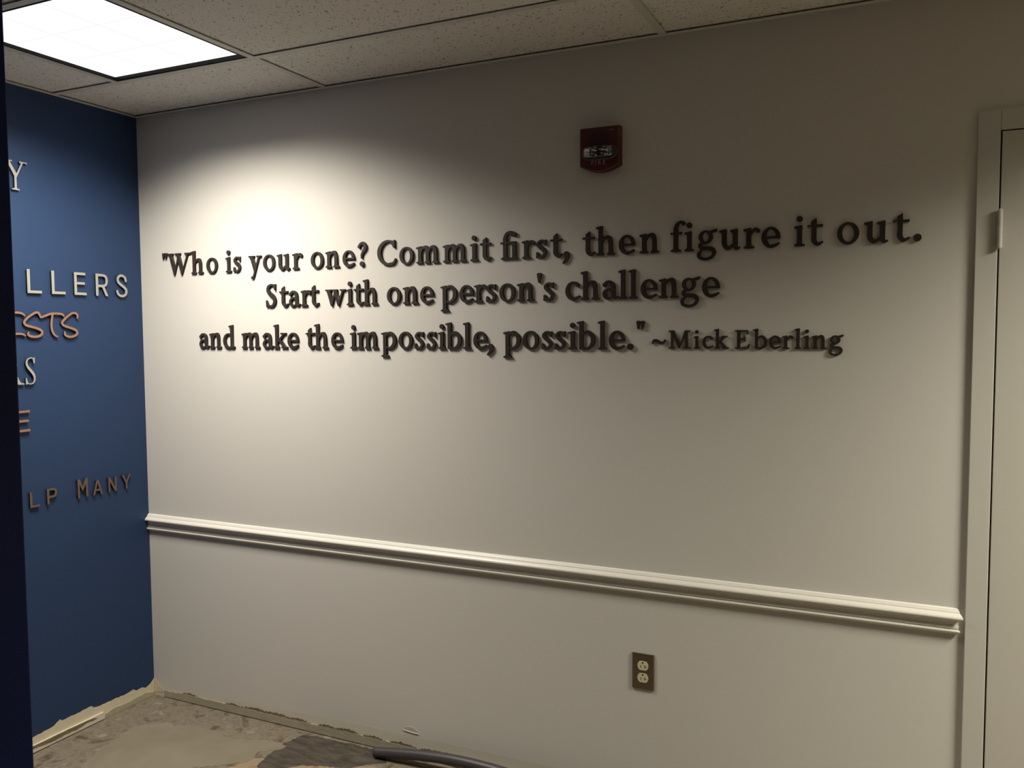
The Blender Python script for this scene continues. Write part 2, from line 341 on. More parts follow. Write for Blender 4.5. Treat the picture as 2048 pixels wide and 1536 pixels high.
floor_patch('ochre_residue', [(.75, -.25), (.80, -.22), (.86, -.26), (.95, -.20), (1.05, -.165), (1.15, -.12), (1.25, -.10), (1.4, -.10), (1.5, -.2), (1.3, -.35), (1.0, -.45), (.8, -.45), (.72, -.33)], m_rust, .0005, .02, .008, 35)
floor_patch('ochre_residue', [(.31, -.46), (.36, -.50), (.38, -.56), (.33, -.62), (.27, -.60), (.27, -.52)], m_rust, .0005, .012, .005, 37)
floor_patch('skim_coat', [(1.19, -.12), (1.35, -.105), (1.6, -.13), (1.8, -.3), (1.4, -.6), (1.1, -.4), (1.12, -.2)], m_skim, .0009, .02, .006, 39, .0004)

# ---------------------------------------------------------------- hose on the floor
def tube_mesh(P, r, ri, n=28):
    bm = bmesh.new(); rings = []
    for i, p in enumerate(P):
        d = (P[min(i + 1, len(P) - 1)] - P[max(i - 1, 0)]).normalized(); a = d.cross(Vector((0, 0, 1))).normalized(); b = a.cross(d)
        rings.append([[bm.verts.new(p + (a * math.cos(t) + b * math.sin(t)) * q) for t in [2 * PI * k / n for k in range(n)]] for q in (r, ri)])
    for i in range(len(P) - 1):
        for w in (0, 1):
            A_, B_ = rings[i][w], rings[i + 1][w]
            for k in range(n): bm.faces.new((A_[k], A_[(k + 1) % n], B_[(k + 1) % n], B_[k]))
    for e in (0, -1):
        for k in range(n): bm.faces.new((rings[e][0][k], rings[e][0][(k + 1) % n], rings[e][1][(k + 1) % n], rings[e][1][k]))
    return mesh(bm, True)
ctrl = [Vector(p) for p in ((1.14, -.058, .0182), (1.22, -.054, .029), (1.32, -.050, .041), (1.46, -.050, .053), (1.62, -.054, .054), (1.80, -.07, .046), (2.0, -.11, .030), (2.2, -.18, .0182))]
path = []
for i in range(len(ctrl) - 1):
    p0 = ctrl[max(i - 1, 0)]; p1, p2 = ctrl[i], ctrl[i + 1]; p3 = ctrl[min(i + 2, len(ctrl) - 1)]
    for k in range(8):
        t = k / 8; path.append(.5 * (2 * p1 + (p2 - p0) * t + (2 * p0 - 5 * p1 + 4 * p2 - p3) * t * t + (3 * p1 - p0 - 3 * p2 + p3) * t ** 3))
path.append(ctrl[-1])
tag(obj('hose', tube_mesh(path, .018, .0155), m_tube), 'dark grey plastic hose lying on the floor along the quote wall', 'hose')

# ---------------------------------------------------------------- fire alarm strobe
al = tag(empty('fire_alarm', (1.966, 0, 2.055)), 'dark red fire alarm with a clear strobe lens above the quote', 'fire alarm')
def arcpts(w, zt, zc, zb, n=14):
    P = [(-w, zt), (-w, zc)]
    for k in range(1, n): t = -1 + 2 * k / n; P.append((t * w, zb + (zc - zb) * t * t))
    return P + [(w, zc), (w, zt)]
bm = bmesh.new()
OUT = arcpts(.0630, .0640, -.0500, -.0690)
INN = arcpts(.0590, .0600, -.0470, -.0655)
a = [bm.verts.new((x, -.0003, z)) for x, z in OUT]; b = [bm.verts.new((x, -.026, z)) for x, z in OUT]; c = [bm.verts.new((x, -.030, z)) for x, z in INN]
n = len(OUT)
for p_, q_ in ((a, b), (b, c)):
    for i in range(n): bm.faces.new((p_[i], p_[(i + 1) % n], q_[(i + 1) % n], q_[i]))
bm.faces.new(a); bm.faces.new(c)
obj('housing', mesh(bm), m_red, al)
bm = bmesh.new()
for i in range(10):                               # sounder slits, two fans side by side
    z = .047 - i * .0038; w = .020 + .012 * math.sin(PI * (i + 1) / 13)
    for s in (-1, 1): box(bm, s * (.0015 + w / 2) - w / 2 - .003, -.0306, z - .0008, s * (.0015 + w / 2) + w / 2 - .003, -.0299, z + .0008)
obj('sounder_grille', mesh(bm), m_black, al)
def lens_shell(sx, sz, dep, n=40, rings=9, base=0.0):
    bm = bmesh.new(); prev = None
    for r in range(rings):
        t = r / (rings - 1) * PI / 2; s = math.cos(t) ** .45 if r < rings - 1 else 0; d = math.sin(t) ** .9 * dep + base
        if r == rings - 1: v = bm.verts.new((0, -d, 0)); [bm.faces.new((prev[k], prev[(k + 1) % n], v)) for k in range(n)]; break
        ring = []
        for k in range(n):
            u = 2 * PI * k / n; cx = math.copysign(abs(math.cos(u)) ** .62, math.cos(u)); cz = math.copysign(abs(math.sin(u)) ** .75, math.sin(u))
            ring.append(bm.verts.new((cx * sx * s, -d, cz * sz * s)))
        if prev: [bm.faces.new((prev[k], prev[(k + 1) % n], ring[(k + 1) % n], ring[k])) for k in range(n)]
        else: bm.faces.new(ring[::-1])
        prev = ring
    return mesh(bm, True)
lc = (.0005, -.0295, -.0135)
bz = obj('lens_bezel', lens_shell(.0565, .0225, .004), mat('grey_clear_bezel', (.10, .085, .08), .25), al, lc)
rf = bmesh.new()                                  # mirrored reflector trough with flash tube
sec = [(-.0140, .0175), (-.010, .010), (-.0035, .0055), (.0035, .0055), (.010, .010), (.0140, .0175)]
for s0, s1 in zip(sec[:-1], sec[1:]):
    for q in range(6):
        xa, xb = -.043 + q * .01433, -.043 + (q + 1) * .01433; k = .0014 * (q % 2)
        v = [rf.verts.new(p) for p in ((xa, -s0[1] - k, s0[0]), (xb, -s0[1] + k, s0[0]), (xb, -s1[1] - k, s1[0]), (xa, -s1[1] + k, s1[0]))]; rf.faces.new(v)
for s in (-1, 1):
    v = [rf.verts.new((s * .043, -d, z)) for z, d in sec]; rf.faces.new(v)
obj('reflector', mesh(rf), m_chrome, al, (lc[0], lc[1] + .001, lc[2]))
bm = bmesh.new(); cyl(bm, (0, -.0135, 0), (1, 0, 0), .0028, .05, 14); box(bm, -.004, -.012, -.006, .006, -.006, .006)
obj('flash_tube', mesh(bm), mat('smoky_tube', (.05, .05, .055), .15), al, lc)
for x, z in ((-.038, .001), (.012, .004), (.013, -.005), (-.018, -.003)):
    bm = bmesh.new(); bmesh.ops.create_icosphere(bm, subdivisions=2, radius=.0021, matrix=Matrix.Translation((x, -.0165, z))); obj('reflector_bead', mesh(bm, True), m_pan, al, lc)
obj('strobe_lens', lens_shell(.0535, .0195, .025), m_glass, al, lc)

def text_mesh(body, size, depth, spacing=1.0, shear=0):
    cu = bpy.data.curves.new('text', 'FONT'); cu.body = body; cu.size = size; cu.extrude = depth / 2; cu.align_x = 'CENTER'; cu.align_y = 'CENTER'; cu.space_character = spacing; cu.resolution_u = 3
    o = bpy.data.objects.new('text', cu); COL.objects.link(o); dg = bpy.context.evaluated_depsgraph_get()
    me = bpy.data.meshes.new_from_object(o.evaluated_get(dg)); bpy.data.objects.remove(o); me.materials.clear(); return me
o = obj('printed_word', text_mesh('FIRE', .0175, .0003, 1.55), m_redtext, al, (-.0035, -.0302, -.0435)); o.rotation_euler = (PI / 2, 0, 0)
o = obj('printed_word', text_mesh('Simplex', .0052, .0003, 1.0), m_redtext, al, (.040, -.0302, .0520)); o.rotation_euler = (PI / 2, 0, 0)

# ---------------------------------------------------------------- power outlet
ol = tag(empty('power_outlet', (2.1003, 0, .4515)), 'bronze-coloured duplex power outlet plate under the chair rail', 'outlet')
bm = bmesh.new()
rim = [(.0350, .0560, 0), (.0350, .0560, -.0018), (.0347, .0557, -.0028), (.0341, .0551, -.0037), (.0333, .0543, -.0044), (.0323, .0533, -.0049), (.0313, .0523, -.0051)]
for (w, h, y), (w2, h2, y2) in zip(rim[:-1], rim[1:]):
    A_ = [bm.verts.new((sx * w, y, sz * h)) for sx, sz in ((-1, -1), (1, -1), (1, 1), (-1, 1))]; B_ = [bm.verts.new((sx * w2, y2, sz * h2)) for sx, sz in ((-1, -1), (1, -1), (1, 1), (-1, 1))]
    for i in range(4): bm.faces.new((A_[i], A_[(i + 1) % 4], B_[(i + 1) % 4], B_[i]))
    last = B_
bm.faces.new(last); bmesh.ops.remove_doubles(bm, verts=bm.verts, dist=1e-6)
obj('cover_plate', mesh(bm), m_plate, ol)
for s in (1, -1):
    zc = s * .0192; bm = bmesh.new(); P = []
    for k in range(48):
        t = 2 * PI * k / 48; x, z = .0172 * math.cos(t), .0172 * math.sin(t); z = max(-.0142, min(.0142, z)); P.append((x, z + zc))
    P2 = []
    for p in P:
        if not P2 or math.hypot(p[0] - P2[-1][0], p[1] - P2[-1][1]) > 1e-6: P2.append(p)
    prism(bm, P2, lambda u, v: (u, -.004, v), lambda u, v: (u, -.0064, v))
    so = obj('socket', mesh(bm), m_ivory, ol)
    bm = bmesh.new(); box(bm, -.0073, -.0066, zc - .0065, -.0056, -.0060, zc + .0008); obj('slot', mesh(bm), m_black, so)
    bm = bmesh.new(); box(bm, .0053, -.0066, zc - .0070, .0071, -.0060, zc + .0020); box(bm, .0071, -.0066, zc - .0036, .0118, -.0060, zc - .0020); obj('slot', mesh(bm), m_black, so)
    bm = bmesh.new(); cyl(bm, (-.0004, -.0063, zc + .0093), (0, 1, 0), .0026, .0006, 16); obj('slot', mesh(bm), m_black, so)
bm = bmesh.new(); cyl(bm, (0, -.0052, 0), (0, 1, 0), .0034, .0014, 20); obj('screw', mesh(bm), m_plate, ol)

# ---------------------------------------------------------------- letter shapes (signed distance fields traced to outlines)
class Sdf:
    """Grid on which one letter is drawn; d holds the distance field, negative inside."""
    def __init__(s, x0, y0, x1, y1, h):
        s.xs = np.arange(x0, x1 + h, h); s.ys = np.arange(y0, y1 + h, h)
        s.X, s.Y = np.meshgrid(s.xs, s.ys); s.d = np.full(s.X.shape, 9.0)
    def poly(s, P):
        n = len(P); d = np.full(s.X.shape, 1e9); inside = np.zeros(s.X.shape, bool)
        for i in range(n):
            ax, ay = P[i]; bx, by = P[(i + 1) % n]; ex, ey = bx - ax, by - ay
            t = np.clip(((s.X - ax) * ex + (s.Y - ay) * ey) / (ex * ex + ey * ey + 1e-12), 0, 1)
            d = np.minimum(d, (s.X - ax - t * ex) ** 2 + (s.Y - ay - t * ey) ** 2)
            c = ((ay > s.Y) != (by > s.Y))
            xi = ax + (s.Y - ay) * (ex / (ey if abs(ey) > 1e-9 else 1e-9))
            inside ^= c & (s.X < xi)
        d = np.sqrt(d); return np.where(inside, -d, d)
    def ell(s, cx, cy, rx, ry, rot=0.0):
        c, n = math.cos(rot), math.sin(rot)
        u = ((s.X - cx) * c + (s.Y - cy) * n); v = (-(s.X - cx) * n + (s.Y - cy) * c)
        k = np.sqrt((u / rx) ** 2 + (v / ry) ** 2) + 1e-9
        g = np.sqrt((u / rx ** 2) ** 2 + (v / ry ** 2) ** 2) + 1e-9
        return (k - 1) * k / g
    def stroke(s, P, n=7):
        """P: (x, y, width) knots of a smooth pen stroke."""
        P = [np.array(p, float) for p in P]; Q = []
        for i in range(len(P) - 1):
            p0 = P[i - 1] if i else 2 * P[0] - P[1]; p1, p2 = P[i], P[i + 1]
            p3 = P[i + 2] if i + 2 < len(P) else 2 * P[-1] - P[-2]
            for k in range(n):
                t = k / n
                Q.append(.5 * (2 * p1 + (p2 - p0) * t + (2 * p0 - 5 * p1 + 4 * p2 - p3) * t * t + (3 * p1 - p0 - 3 * p2 + p3) * t ** 3))
        Q.append(P[-1]); d = np.full(s.X.shape, 9.0)
        for a, b in zip(Q[:-1], Q[1:]):
            ex, ey = b[0] - a[0], b[1] - a[1]
            t = np.clip(((s.X - a[0]) * ex + (s.Y - a[1]) * ey) / (ex * ex + ey * ey + 1e-12), 0, 1)
            d = np.minimum(d, np.hypot(s.X - a[0] - t * ex, s.Y - a[1] - t * ey) - .5 * (a[2] + (b[2] - a[2]) * t))
        return d
    def add(s, e, k=0.0):
        if k <= 0: s.d = np.minimum(s.d, e); return
        m = np.maximum(k - np.abs(s.d - e), 0) / k
        s.d = np.minimum(s.d, e) - m * m * k * .25
    def cut(s, e): s.d = np.maximum(s.d, -e)

def outline(s, tol):
    """Marching squares over the field, chained into closed loops and thinned."""
    d = s.d; nx, ny = len(s.xs), len(s.ys); I = d < 0; segs = {}
    def pt(e):
        j, i, v = e
        if v == 0: a, b = d[j, i], d[j, i + 1]; t = a / (a - b); return (s.xs[i] + t * (s.xs[i + 1] - s.xs[i]), s.ys[j])
        a, b = d[j, i], d[j + 1, i]; t = a / (a - b); return (s.xs[i], s.ys[j] + t * (s.ys[j + 1] - s.ys[j]))
    cells = np.argwhere((I[:-1, :-1] != I[:-1, 1:]) | (I[:-1, :-1] != I[1:, :-1]) | (I[:-1, :-1] != I[1:, 1:]))
    for j, i in cells:
        j, i = int(j), int(i)
        c = (I[j, i], I[j, i + 1], I[j + 1, i + 1], I[j + 1, i])
        E = [(j, i, 0), (j, i + 1, 1), (j + 1, i, 0), (j, i, 1)]
        out = [E[k] for k in range(4) if c[k] and not c[(k + 1) % 4]]; inn = [E[k] for k in range(4) if not c[k] and c[(k + 1) % 4]]
        if len(out) == 1: segs[inn[0]] = out[0]
        else:
            for e in inn:
                k = E.index(e); segs[e] = E[(k + 1) % 4] if E[(k + 1) % 4] in out else out[0]
    loops = []
    while segs:
        a, b = segs.popitem(); L = [a]; st = a
        while b != st and b in segs: L.append(b); b = segs.pop(b)
        P = [pt(e) for e in L]
        if len(P) > 5: loops.append(P)
    res = []
    for P in loops:
        P = np.array(P); k = int(np.argmax(((P - P[0]) ** 2).sum(1)))
        keep = sorted(set(dp(P, 0, k, tol) + dp(np.vstack([P, P[:1]]), k, len(P), tol)))
        Q = [tuple(P[q]) for q in keep if q < len(P)]
        if len(Q) > 2: res.append(Q)
    return res

def dp(P, a, b, tol):
    if b <= a + 1: return [a, b]
    e = P[b] - P[a]; L = math.hypot(*e) + 1e-12
    dd = np.abs((P[a + 1:b, 0] - P[a, 0]) * e[1] - (P[a + 1:b, 1] - P[a, 1]) * e[0]) / L
    if math.hypot(*(P[b] - P[a])) < 1e-9: dd = np.hypot(P[a + 1:b, 0] - P[a, 0], P[a + 1:b, 1] - P[a, 1])
    k = int(np.argmax(dd)) + a + 1
    if dd[k - a - 1] < tol: return [a, b]
    return dp(P, a, k, tol) + dp(P, k, b, tol)[1:]

# bold old-style serif; unit = height of a small x, base line at 0
W, N = .215, .10           # main stem, hairline
ASC = 1.56
def stem(g, x, y0, y1, w=W): g.add(g.poly([(x, y0), (x + w, y0), (x + w, y1), (x, y1)]))
def foot(g, x, w=W, l=.13, r=.13, y=0.0, h=.085):
    g.add(g.poly([(x - l, y), (x + w + r, y), (x + w + r, y + h * .7), (x + w, y + h * 1.3), (x, y + h * 1.3), (x - l, y + h * .7)]), .05)
def flag(g, x, y, w=W, l=.14):
    g.add(g.poly([(x - l, y - .10), (x + .02, y - .14), (x + w, y - .14), (x + w, y + .035), (x + w * .55, y + .02), (x - l, y - .035)]), .04)
def bowl(g, cx, rx, ry=.53, cy=.5, rot=.10, t=W, n=N):
    g.add(g.ell(cx, cy, rx, ry))
    g.cut(g.ell(cx, cy, rx - t, ry - n, rot))
def arch(g, x, xr, bot=0.0):
    """shoulder leaving the stem at x and coming down in a stem whose left side is xr"""
    c = xr + W / 2; m = (x + c) / 2
    g.add(g.stroke([(x + .02, .70, .08), (m - .10, .90, .13), (m + .13, .945, .19), (c - .035, .80, .23), (c, .60, W), (c, bot + W / 2, W)]))
    stem(g, xr, bot, .6)
def dot(g, x, y, r=.135): g.add(g.ell(x, y, r, r))

def L_o(g): bowl(g, .49, .49)
def L_i(g): stem(g, .15, 0, .95); flag(g, .15, .98); foot(g, .15); dot(g, .25, 1.33)
def L_l(g): stem(g, .15, 0, ASC - .05); flag(g, .15, ASC - .03); foot(g, .15)
def L_n(g): stem(g, .14, 0, .95); flag(g, .14, .98); foot(g, .14, r=.09); arch(g, .33, .70); foot(g, .70, l=.09)
def L_m(g):
    stem(g, .14, 0, .95); flag(g, .14, .98); foot(g, .14, r=.08)
    arch(g, .33, .67); foot(g, .67, l=.08, r=.08); arch(g, .86, 1.21); foot(g, 1.21, l=.08)
def L_h(g): stem(g, .14, 0, ASC - .05); flag(g, .14, ASC - .03); foot(g, .14, r=.09); arch(g, .33, .72); foot(g, .72, l=.09)
def L_r(g):
    stem(g, .14, 0, .95); flag(g, .14, .98); foot(g, .14, r=.16)
    g.add(g.stroke([(.33, .66, .07), (.45, .86, .12), (.58, .93, .17), (.70, .88, .17)])); dot(g, .70, .86, .10)
def L_u(g):
    stem(g, .14, .3, .95); flag(g, .14, .98); stem(g, .70, .05, .95); flag(g, .70, .98)
    g.add(g.stroke([(.2475, .5, W), (.26, .25, .22), (.38, .075, .20), (.55, .085, .14), (.74, .27, .08)]))
    g.add(g.poly([(.70, .18), (.82, -.04), (.90, -.04), (1.05, .03), (1.05, .085), (.915, .10), (.915, .3), (.70, .3)]))
def L_e(g):
    g.add(g.ell(.45, .49, .45, .52)); g.cut(g.ell(.47, .5, .245, .41, .15))
    g.cut(g.poly([(.46, .44), (1.2, .44), (1.2, .20), (.80, .20), (.6, .14), (.5, .3)]))
    g.cut(g.poly([(.62, .44), (1.2, .44), (1.2, .17), (.72, .22)]))
    g.add(g.poly([(.12, .455), (.885, .455), (.89, .54), (.12, .54)]))
    g.add(g.stroke([(.50, .06, .15), (.66, .09, .13), (.83, .185, .08)]))
def L_c(g):
    g.add(g.ell(.45, .49, .45, .52)); g.cut(g.ell(.49, .5, .27, .42, .12))
    g.cut(g.poly([(.56, .80), (.60, .22), (.72, .19), (1.2, .22), (1.2, .86), (.7, .82)]))
    g.add(g.stroke([(.46, .945, .12), (.62, .92, .14), (.72, .83, .15)])); dot(g, .715, .80, .095)
    g.add(g.stroke([(.48, .06, .15), (.64, .09, .13), (.80, .19, .08)]))
def L_s(g):
    g.add(g.stroke([(.60, .80, .07), (.46, .945, .10), (.27, .93, .12), (.145, .76, .17), (.27, .60, .20), (.47, .45, .21), (.57, .26, .18), (.44, .065, .13), (.25, .045, .10), (.08, .20, .07)]))
    g.add(g.poly([(.545, .70), (.63, .70), (.65, 1.0), (.59, .98), (.48, .95)]))
    g.add(g.poly([(.05, .31), (.13, .31), (.24, .06), (.12, .02), (.03, .0)]))
def L_t(g):
    stem(g, .19, .25, 1.12)
    g.add(g.poly([(.0, .90), (.19, 1.0), (.19, 1.17), (.40, 1.31), (.405, .90), (.68, .90), (.70, 1.0), (.0, .98)]))
    g.add(g.stroke([(.2975, .5, W), (.30, .24, .22), (.42, .07, .17), (.55, .07, .12), (.69, .15, .07)]))
def L_a(g):
    stem(g, .515, .2, .6)
    g.add(g.stroke([(.13, .78, .17), (.26, .92, .14), (.43, .93, .15), (.585, .80, .2), (.6225, .58, W), (.6225, .3, W)]))
    dot(g, .13, .775, .105)
    g.add(g.ell(.33, .27, .31, .295)); g.cut(g.ell(.40, .285, .20, .20, .2)); stem(g, .515, .12, .6)
    g.add(g.stroke([(.6225, .3, W), (.65, .12, .17), (.75, .06, .12), (.88, .12, .06)]))
    g.add(g.stroke([(.52, .56, .08), (.34, .53, .09), (.2, .45, .11)]))
def L_y(g):
    g.add(g.poly([(.13, .95), (.40, .95), (.60, .32), (.50, -.02), (.46, -.05)]))
    g.add(g.poly([(.83, .95), (.95, .95), (.50, -.30), (.42, -.46), (.25, -.46), (.38, -.30)]))
    g.add(g.poly([(.02, .915), (.50, .915), (.50, 1.0), (.02, 1.0)])); g.add(g.poly([(.68, .915), (1.08, .915), (1.08, 1.0), (.68, 1.0)]))
    g.add(g.poly([(.22, -.52), (.40, -.50), (.47, -.34), (.26, -.36), (.20, -.44)]))
def L_w(g):
    for x in (.0, .52):
        g.add(g.poly([(x + .10, .95), (x + .36, .95), (x + .57, .30), (x + .50, -.04), (x + .42, -.04)]))
    g.add(g.poly([(.42, -.04), (.50, -.04), (.79, .82), (.75, .97), (.70, .90)]))
    g.add(g.poly([(.94, -.04), (1.02, -.04), (1.40, .95), (1.28, .95)]))
    for a, b in ((.0, .46), (.56, .92), (1.14, 1.52)): g.add(g.poly([(a, .915), (b, .915), (b, 1.0), (a, 1.0)]))
def L_p(g):
    stem(g, .14, -.5, .95); flag(g, .14, .98); foot(g, .14, y=-.5, l=.14, r=.16)
    g.add(g.stroke([(.33, .80, .07), (.48, .93, .12), (.68, .95, .16), (.90, .75, .22), (.955, .50, .235), (.89, .24, .21), (.66, .045, .13), (.48, .04, .10), (.33, .10, .07)]))
def L_b(g):
    stem(g, .14, .03, ASC - .05); flag(g, .14, ASC - .03)
    g.add(g.poly([(.14, .0), (.24, -.03), (.42, .06), (.30, .2), (.14, .2)]))
    g.add(g.stroke([(.33, .80, .07), (.48, .93, .12), (.68, .95, .16), (.89, .75, .22), (.945, .50, .235), (.88, .24, .21), (.66, .045, .13), (.48, .03, .11), (.28, .06, .10)]))
def L_d(g):
    g.add(g.ell(.47, .48, .47, .52)); g.cut(g.ell(.52, .49, .29, .42, .05)); stem(g, .655, .06, ASC - .05); flag(g, .655, ASC - .03)
    g.cut(g.poly([(.87, -.2), (1.3, -.2), (1.3, 1.2), (.87, 1.2)]))
    g.add(g.poly([(.655, .16), (.72, -.03), (.84, -.03), (1.02, .02), (1.02, .085), (.87, .10), (.87, .3), (.655, .3)]))
def L_k(g):
    stem(g, .14, 0, ASC - .05); flag(g, .14, ASC - .03); foot(g, .14, r=.09)
    g.add(g.poly([(.33, .48), (.76, .93), (.90, .93), (.47, .46), (.33, .40)]))
    g.add(g.poly([(.40, .50), (.55, .62), (1.05, .03), (.80, .03)]))
    g.add(g.poly([(.58, .915), (1.04, .915), (1.04, 1.0), (.58, 1.0)])); g.add(g.poly([(.64, 0), (1.14, 0), (1.14, .08), (.64, .08)]))
def L_g(g):
    bowl(g, .44, .36, .33, .68, .05, .19, .08)
    g.add(g.stroke([(.66, .93, .09), (.80, .96, .12), (.96, 1.0, .12)])); g.add(g.poly([(.70, .88), (.98, .93), (1.02, 1.06), (.92, 1.04), (.66, .98)]))
    g.add(g.stroke([(.24, .40, .09), (.13, .26, .12), (.20, .13, .16), (.45, .10, .19), (.75, .06, .20), (.88, -.12, .17), (.76, -.36, .13), (.45, -.46, .11), (.15, -.38, .14), (.085, -.20, .16), (.18, -.04, .10), (.30, .06, .08)]))
def L_f(g):
    stem(g, .17, 0, 1.2); foot(g, .17, l=.14, r=.17)
    g.add(g.stroke([(.2775, 1.0, W), (.285, 1.22, .20), (.38, 1.44, .15), (.55, 1.53, .12), (.68, 1.49, .12)])); dot(g, .68, 1.45, .10)
    g.add(g.poly([(.0, .90), (.60, .90), (.60, 1.0), (.0, .97)]))
def L_fi(g):
    L_f(g); g.add(g.stroke([(.38, 1.44, .15), (.58, 1.54, .13), (.78, 1.50, .15), (.88, 1.42, .17)])); dot(g, .90, 1.40, .115)
    g.add(g.poly([(.5, .90), (.82, .90), (.965, .86), (.965, 1.0), (.5, 1.0)])); stem(g, .75, 0, .95); foot(g, .75)
def L_W(g):
    H = 1.47
    for x in (.08, .78):
        g.add(g.poly([(x, H - .05), (x + .27, H - .05), (x + .60, .36), (x + .52, -.04), (x + .44, -.04)]))
    g.add(g.poly([(.52, -.04), (.60, -.04), (1.02, 1.18), (.98, H - .05), (.94, H - .1)]))
    g.add(g.poly([(1.22, -.04), (1.30, -.04), (1.92, H - .05), (1.80, H - .05)]))
    for a, b in ((-.04, .48), (.66, 1.18), (1.58, 2.12)): g.add(g.poly([(a, H - .09), (b, H - .09), (b, H), (a, H)]))
def L_C(g):
    H = 1.47
    g.add(g.ell(.78, H / 2, .78, H / 2 + .04)); g.cut(g.ell(.86, H / 2, .60, H / 2 - .08, .06))
    g.cut(g.poly([(1.14, -1), (1.16, .28), (1.0, .25), (1.14, H - .28), (1.14, 3), (3, 3), (3, -1)]))
    g.cut(g.poly([(1.0, .34), (3, .34), (3, H - .33), (1.0, H - .33)]))
    g.add(g.poly([(1.0, H - .16), (1.18, H - .45), (1.27, H - .45), (1.27, H + .02), (1.19, H + .02), (1.13, H - .06), (1.0, H - .02)]))
    g.add(g.stroke([(.85, .04, .15), (1.10, .07, .14), (1.24, .19, .11), (1.30, .32, .09)]))
def L_S(g):
    g.add(g.stroke([(.78, 1.16, .09), (.68, 1.36, .11), (.48, 1.44, .12), (.24, 1.32, .18), (.19, 1.08, .22), (.36, .84, .25), (.62, .64, .26), (.745, .38, .23), (.62, .12, .16), (.38, .03, .12), (.16, .12, .10), (.06, .34, .08)]))
    g.add(g.poly([(.74, 1.08), (.82, 1.08), (.84, 1.48), (.77, 1.48), (.66, 1.38)])); g.add(g.poly([(.02, .42), (.09, .42), (.24, .10), (.10, -.02), (.03, -.02)]))
def L_M(g):
    H = 1.45
    g.add(g.poly([(.22, 0), (.34, 0), (.40, H), (.22, H)])); g.add(g.poly([(.22, H), (.46, H), (.98, .30), (.90, .0), (.84, .0)]))
    g.add(g.poly([(.84, .0), (.93, .0), (1.50, H), (1.36, H)])); g.add(g.poly([(1.34, H), (1.56, H), (1.64, 0), (1.42, 0)]))
    for a, b, y in ((.04, .40, H - .09), (1.44, 1.78, H - .09), (.02, .52, 0), (1.24, 1.84, 0)): g.add(g.poly([(a, y), (b, y), (b, y + .09), (a, y + .09)]), .03)
def L_E(g):
    H = 1.45
    stem(g, .20, 0, H, .23)
    for y, r in ((0, 1.10), (H - .095, 1.02), (.70, .84)): g.add(g.poly([(.04 if y != .70 else .3, y), (r, y), (r, y + .095), (.04 if y != .70 else .3, y + .095)]), .03)
    g.add(g.poly([(1.02, H), (1.06, H - .32), (.98, H - .32), (.90, H - .05)])); g.add(g.poly([(1.10, 0), (1.20, .36), (1.11, .36), (.94, .05)]))
    g.add(g.poly([(.76, .56), (.84, .56), (.84, .95), (.76, .95)]))
def L_q(g):
    g.add(g.stroke([(.10, 1.22, .13), (.20, 1.36, .15), (.38, 1.42, .15), (.54, 1.27, .21), (.53, 1.06, .20), (.36, .84, .15), (.28, .68, .11), (.28, .50, .09)]))
    dot(g, .09, 1.20, .09); dot(g, .29, .13, .15)
def L_dot(g): dot(g, .165, .14, .165)
def L_comma(g):
    g.add(g.stroke([(.28, .12, .26), (.32, .0, .22), (.22, -.20, .15), (.07, -.34, .07)])); dot(g, .26, .13, .155)
def tick(g, x): g.add(g.poly([(x + .06, 1.10), (x + .11, 1.10), (x + .20, 1.47), (x + .18, 1.53), (x + .03, 1.53), (x, 1.47)]))
def L_apos(g): g.add(g.poly([(.09, 1.02), (.16, 1.02), (.28, 1.46), (.25, 1.55), (.04, 1.55), (.01, 1.46)]))
def L_quote(g): tick(g, 0); tick(g, .25)
def L_tilde(g): g.add(g.stroke([(.05, .42, .10), (.20, .64, .19), (.42, .62, .22), (.72, .45, .22), (.95, .46, .18), (1.12, .68, .10)]))
GL = {'o': L_o, 'i': L_i, 'l': L_l, 'n': L_n, 'm': L_m, 'h': L_h, 'r': L_r, 'u': L_u, 'e': L_e, 'c': L_c, 's': L_s, 't': L_t, 'a': L_a,
      'y': L_y, 'w': L_w, 'p': L_p, 'b': L_b, 'd': L_d, 'k': L_k, 'g': L_g, 'f': L_f, 'fi': L_fi, 'W': L_W, 'C': L_C, 'S': L_S, 'M': L_M,
      'E': L_E, '?': L_q, '.': L_dot, ',': L_comma, "'": L_apos, '"': L_quote, '~': L_tilde}

# ---------------------------------------------------------------- raised letters
def glyph_mesh(draw, box_, unit, depth, tol, m_face, m_edge=None, bev=.0005, fat=0.0, h=.016):
    """trace the drawing and extrude it; the left side of the shape sits at x = 0"""
    g = Sdf(*box_, h); draw(g); g.d = g.d - fat
    Ls = outline(g, tol); x0 = min(p[0] for P in Ls for p in P)
    cu = bpy.data.curves.new('outline', 'CURVE'); cu.dimensions = '2D'; cu.fill_mode = 'BOTH'; cu.extrude = depth / 2 - bev; cu.bevel_depth = bev; cu.bevel_resolution = 0; cu.offset = -bev
    for P in Ls:
        sp = cu.splines.new('POLY'); sp.points.add(len(P) - 1); sp.use_cyclic_u = True
        for q, p in zip(sp.points, P): q.co = ((p[0] - x0) * unit, p[1] * unit, 0, 1)
    o = bpy.data.objects.new('outline', cu); COL.objects.link(o); dg = bpy.context.evaluated_depsgraph_get()
    me = bpy.data.meshes.new_from_object(o.evaluated_get(dg)); bpy.data.objects.remove(o); bpy.data.curves.remove(cu)
    me.materials.clear(); me.materials.append(m_face)
    if m_edge:
        me.materials.append(m_edge)
        for f in me.polygons: f.material_index = 0 if f.normal.z > .5 else 1
    for v in me.vertices: v.co.z += depth / 2
    return me, x0 * unit
DEP = .0072
m_ledge = mat('shaded_letter_edge', (.012, .009, .008), .6, spec=.2)  # letter sides, darker than the faces to paint in their shade
cache = {}
